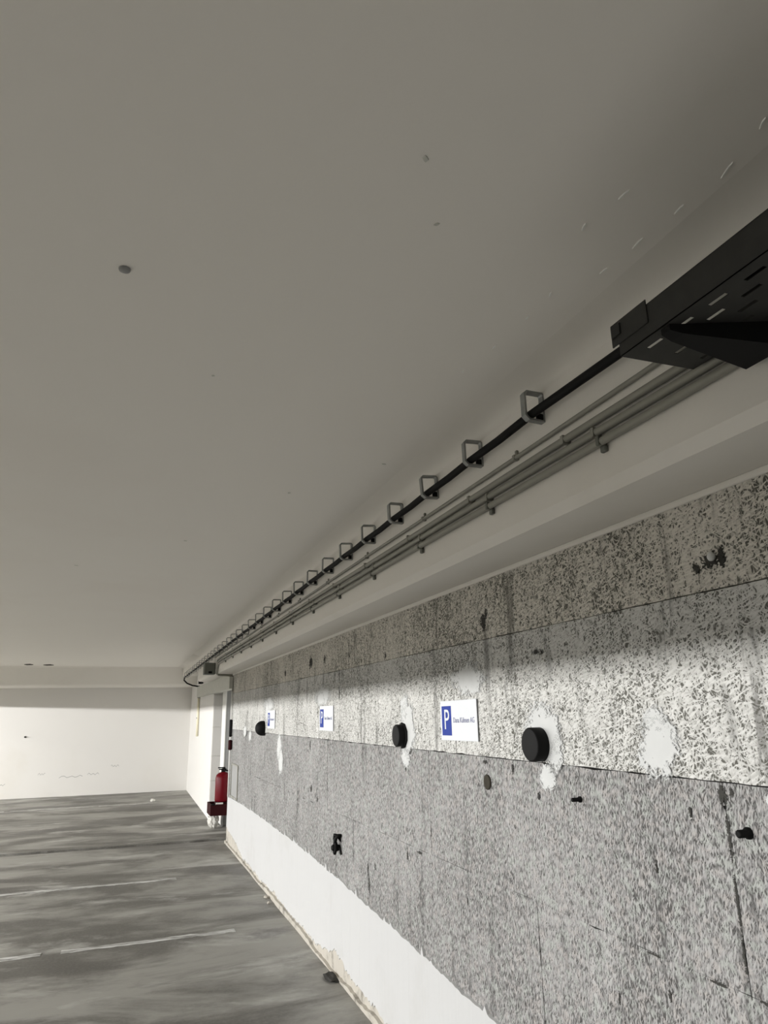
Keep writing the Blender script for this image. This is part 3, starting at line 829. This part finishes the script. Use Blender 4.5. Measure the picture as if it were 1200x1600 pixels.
# two legs carry the holder
for lx in (1.64, 1.72):
    hch('leg', M['cover_grey'], lx - 0.012, lx + 0.012, 12.46, 12.484, 0.0, 0.224, bev=0.002)

# crumpled bag under the holder
bm = bmesh.new()
bmesh.ops.create_icosphere(bm, subdivisions=3, radius=1.0)
rb = random.Random(4)
for v in bm.verts:
    n = v.co.normalized()
    d = 1 + 0.16 * math.sin(7 * n.x + 3 * n.z) * math.cos(6 * n.y) + rb.uniform(-0.12, 0.12)
    v.co = Vector((n.x * 0.085 * d, n.y * 0.10 * d, max(-0.105, n.z * 0.105 * d)))
bag = link('plastic_bag', mesh_of(bm, 'plastic_bag'), M['bag']); bag.location = (1.50, 12.45, 0.106)
tag(bag, 'crumpled white plastic bag on the floor under the red holder', 'bag')

# thin pipe at the end of the board wall, with black and red sleeves
e = empty('wall_pipe', (1.492, 10.80, 0.62))
tube('pipe', [(0, 0, 0.0), (0, 0, 1.45)], 0.011, M['pipe_white'], e, 10)
tube('black_sleeve', [(0, 0, 0.80), (0, 0, 0.81), (0, 0, 1.03), (0, 0, 1.04)], [0.014, 0.022, 0.022, 0.014], M['black_plastic'], e, 12)
tube('red_sleeve', [(0, 0, 0.62), (0, 0, 0.63), (0, 0, 0.75), (0, 0, 0.76)], [0.014, 0.028, 0.028, 0.014], M['dark_red'], e, 12)
tag(e, 'thin white upright pipe with black and red sleeves at the end of the boards', 'pipe')

e = empty('cover_plate', (1.516, 10.42, 0.85))
bm = bmesh.new(); add_box(bm, 0.0, 0.006, -0.27, 0.27, -0.20, 0.20, 0.001); link('plate', mesh_of(bm, 'plate'), M['cover_grey'], e)
bm = bmesh.new()
for b in [(-0.30, -0.27, -0.22, 0.22), (0.27, 0.30, -0.22, 0.22), (-0.27, 0.27, 0.20, 0.22), (-0.27, 0.27, -0.22, -0.20)]:
    add_box(bm, -0.006, 0.006, b[0], b[1], b[2], b[3])
link('frame', mesh_of(bm, 'frame'), M['conduit'], e)
tag(e, 'grey rectangular cover plate in a pale frame low on the end of the boards', 'cover plate')

e = empty('cream_pipe', (1.543, 16.3, 1.30))
tube('pipe', [(0, 0, 0.0), (0, 0, 0.80)], 0.026, M['pipe_cream'], e, 12)
lathe('end_cap', [(0.032, 0.79), (0.034, 0.80), (0.034, 0.83), (0.02, 0.835)], (0, 0, 0), M['cover_grey'], e, seg=12)
bm = bmesh.new(); add_box(bm, -0.03, 0.016, -0.02, 0.02, 0.36, 0.39, 0.004); link('pipe_clip', mesh_of(bm, 'pipe_clip'), M['cover_grey'], e)
tag(e, 'cream coloured pipe fixed upright on the wall near the far corner', 'pipe')

# ------------------------------------------------------------------ litter
def scrap(name, loc, sx, sy, sz, mat, label, cat, seed, group=None):
    bm = bmesh.new()
    bmesh.ops.create_icosphere(bm, subdivisions=2, radius=1.0)
    r = random.Random(seed)
    for v in bm.verts:
        d = 1 + r.uniform(-0.35, 0.35)
        v.co = Vector((v.co.x * sx * d, v.co.y * sy * d, max(-sz * 0.6, v.co.z * sz * d)))
    o = link(name, mesh_of(bm, name), mat)
    o.location = (loc[0], loc[1], sz * 0.6 + 0.0005)
    return tag(o, label, cat, group)
scrap('paper_scrap', (0.746, 16.8), 0.05, 0.05, 0.03, M['bag'], 'small white paper scrap on the floor near the far wall', 'litter', 1)
scrap('dirt_clump', (1.455, 5.27), 0.045, 0.10, 0.014, M['gouge'], 'dark brown clump of dirt at the foot of the plinth', 'dirt', 2)
scrap('plaster_crumb', (1.462, 7.62), 0.022, 0.05, 0.012, M['skirt'], 'larger white plaster crumb fallen beside the plinth', 'debris', 3, 'fallen plaster crumbs')
scrap('plaster_crumb', (1.44, 7.40), 0.014, 0.03, 0.010, M['skirt'], 'smaller white plaster crumb beside the plinth', 'debris', 6, 'fallen plaster crumbs')
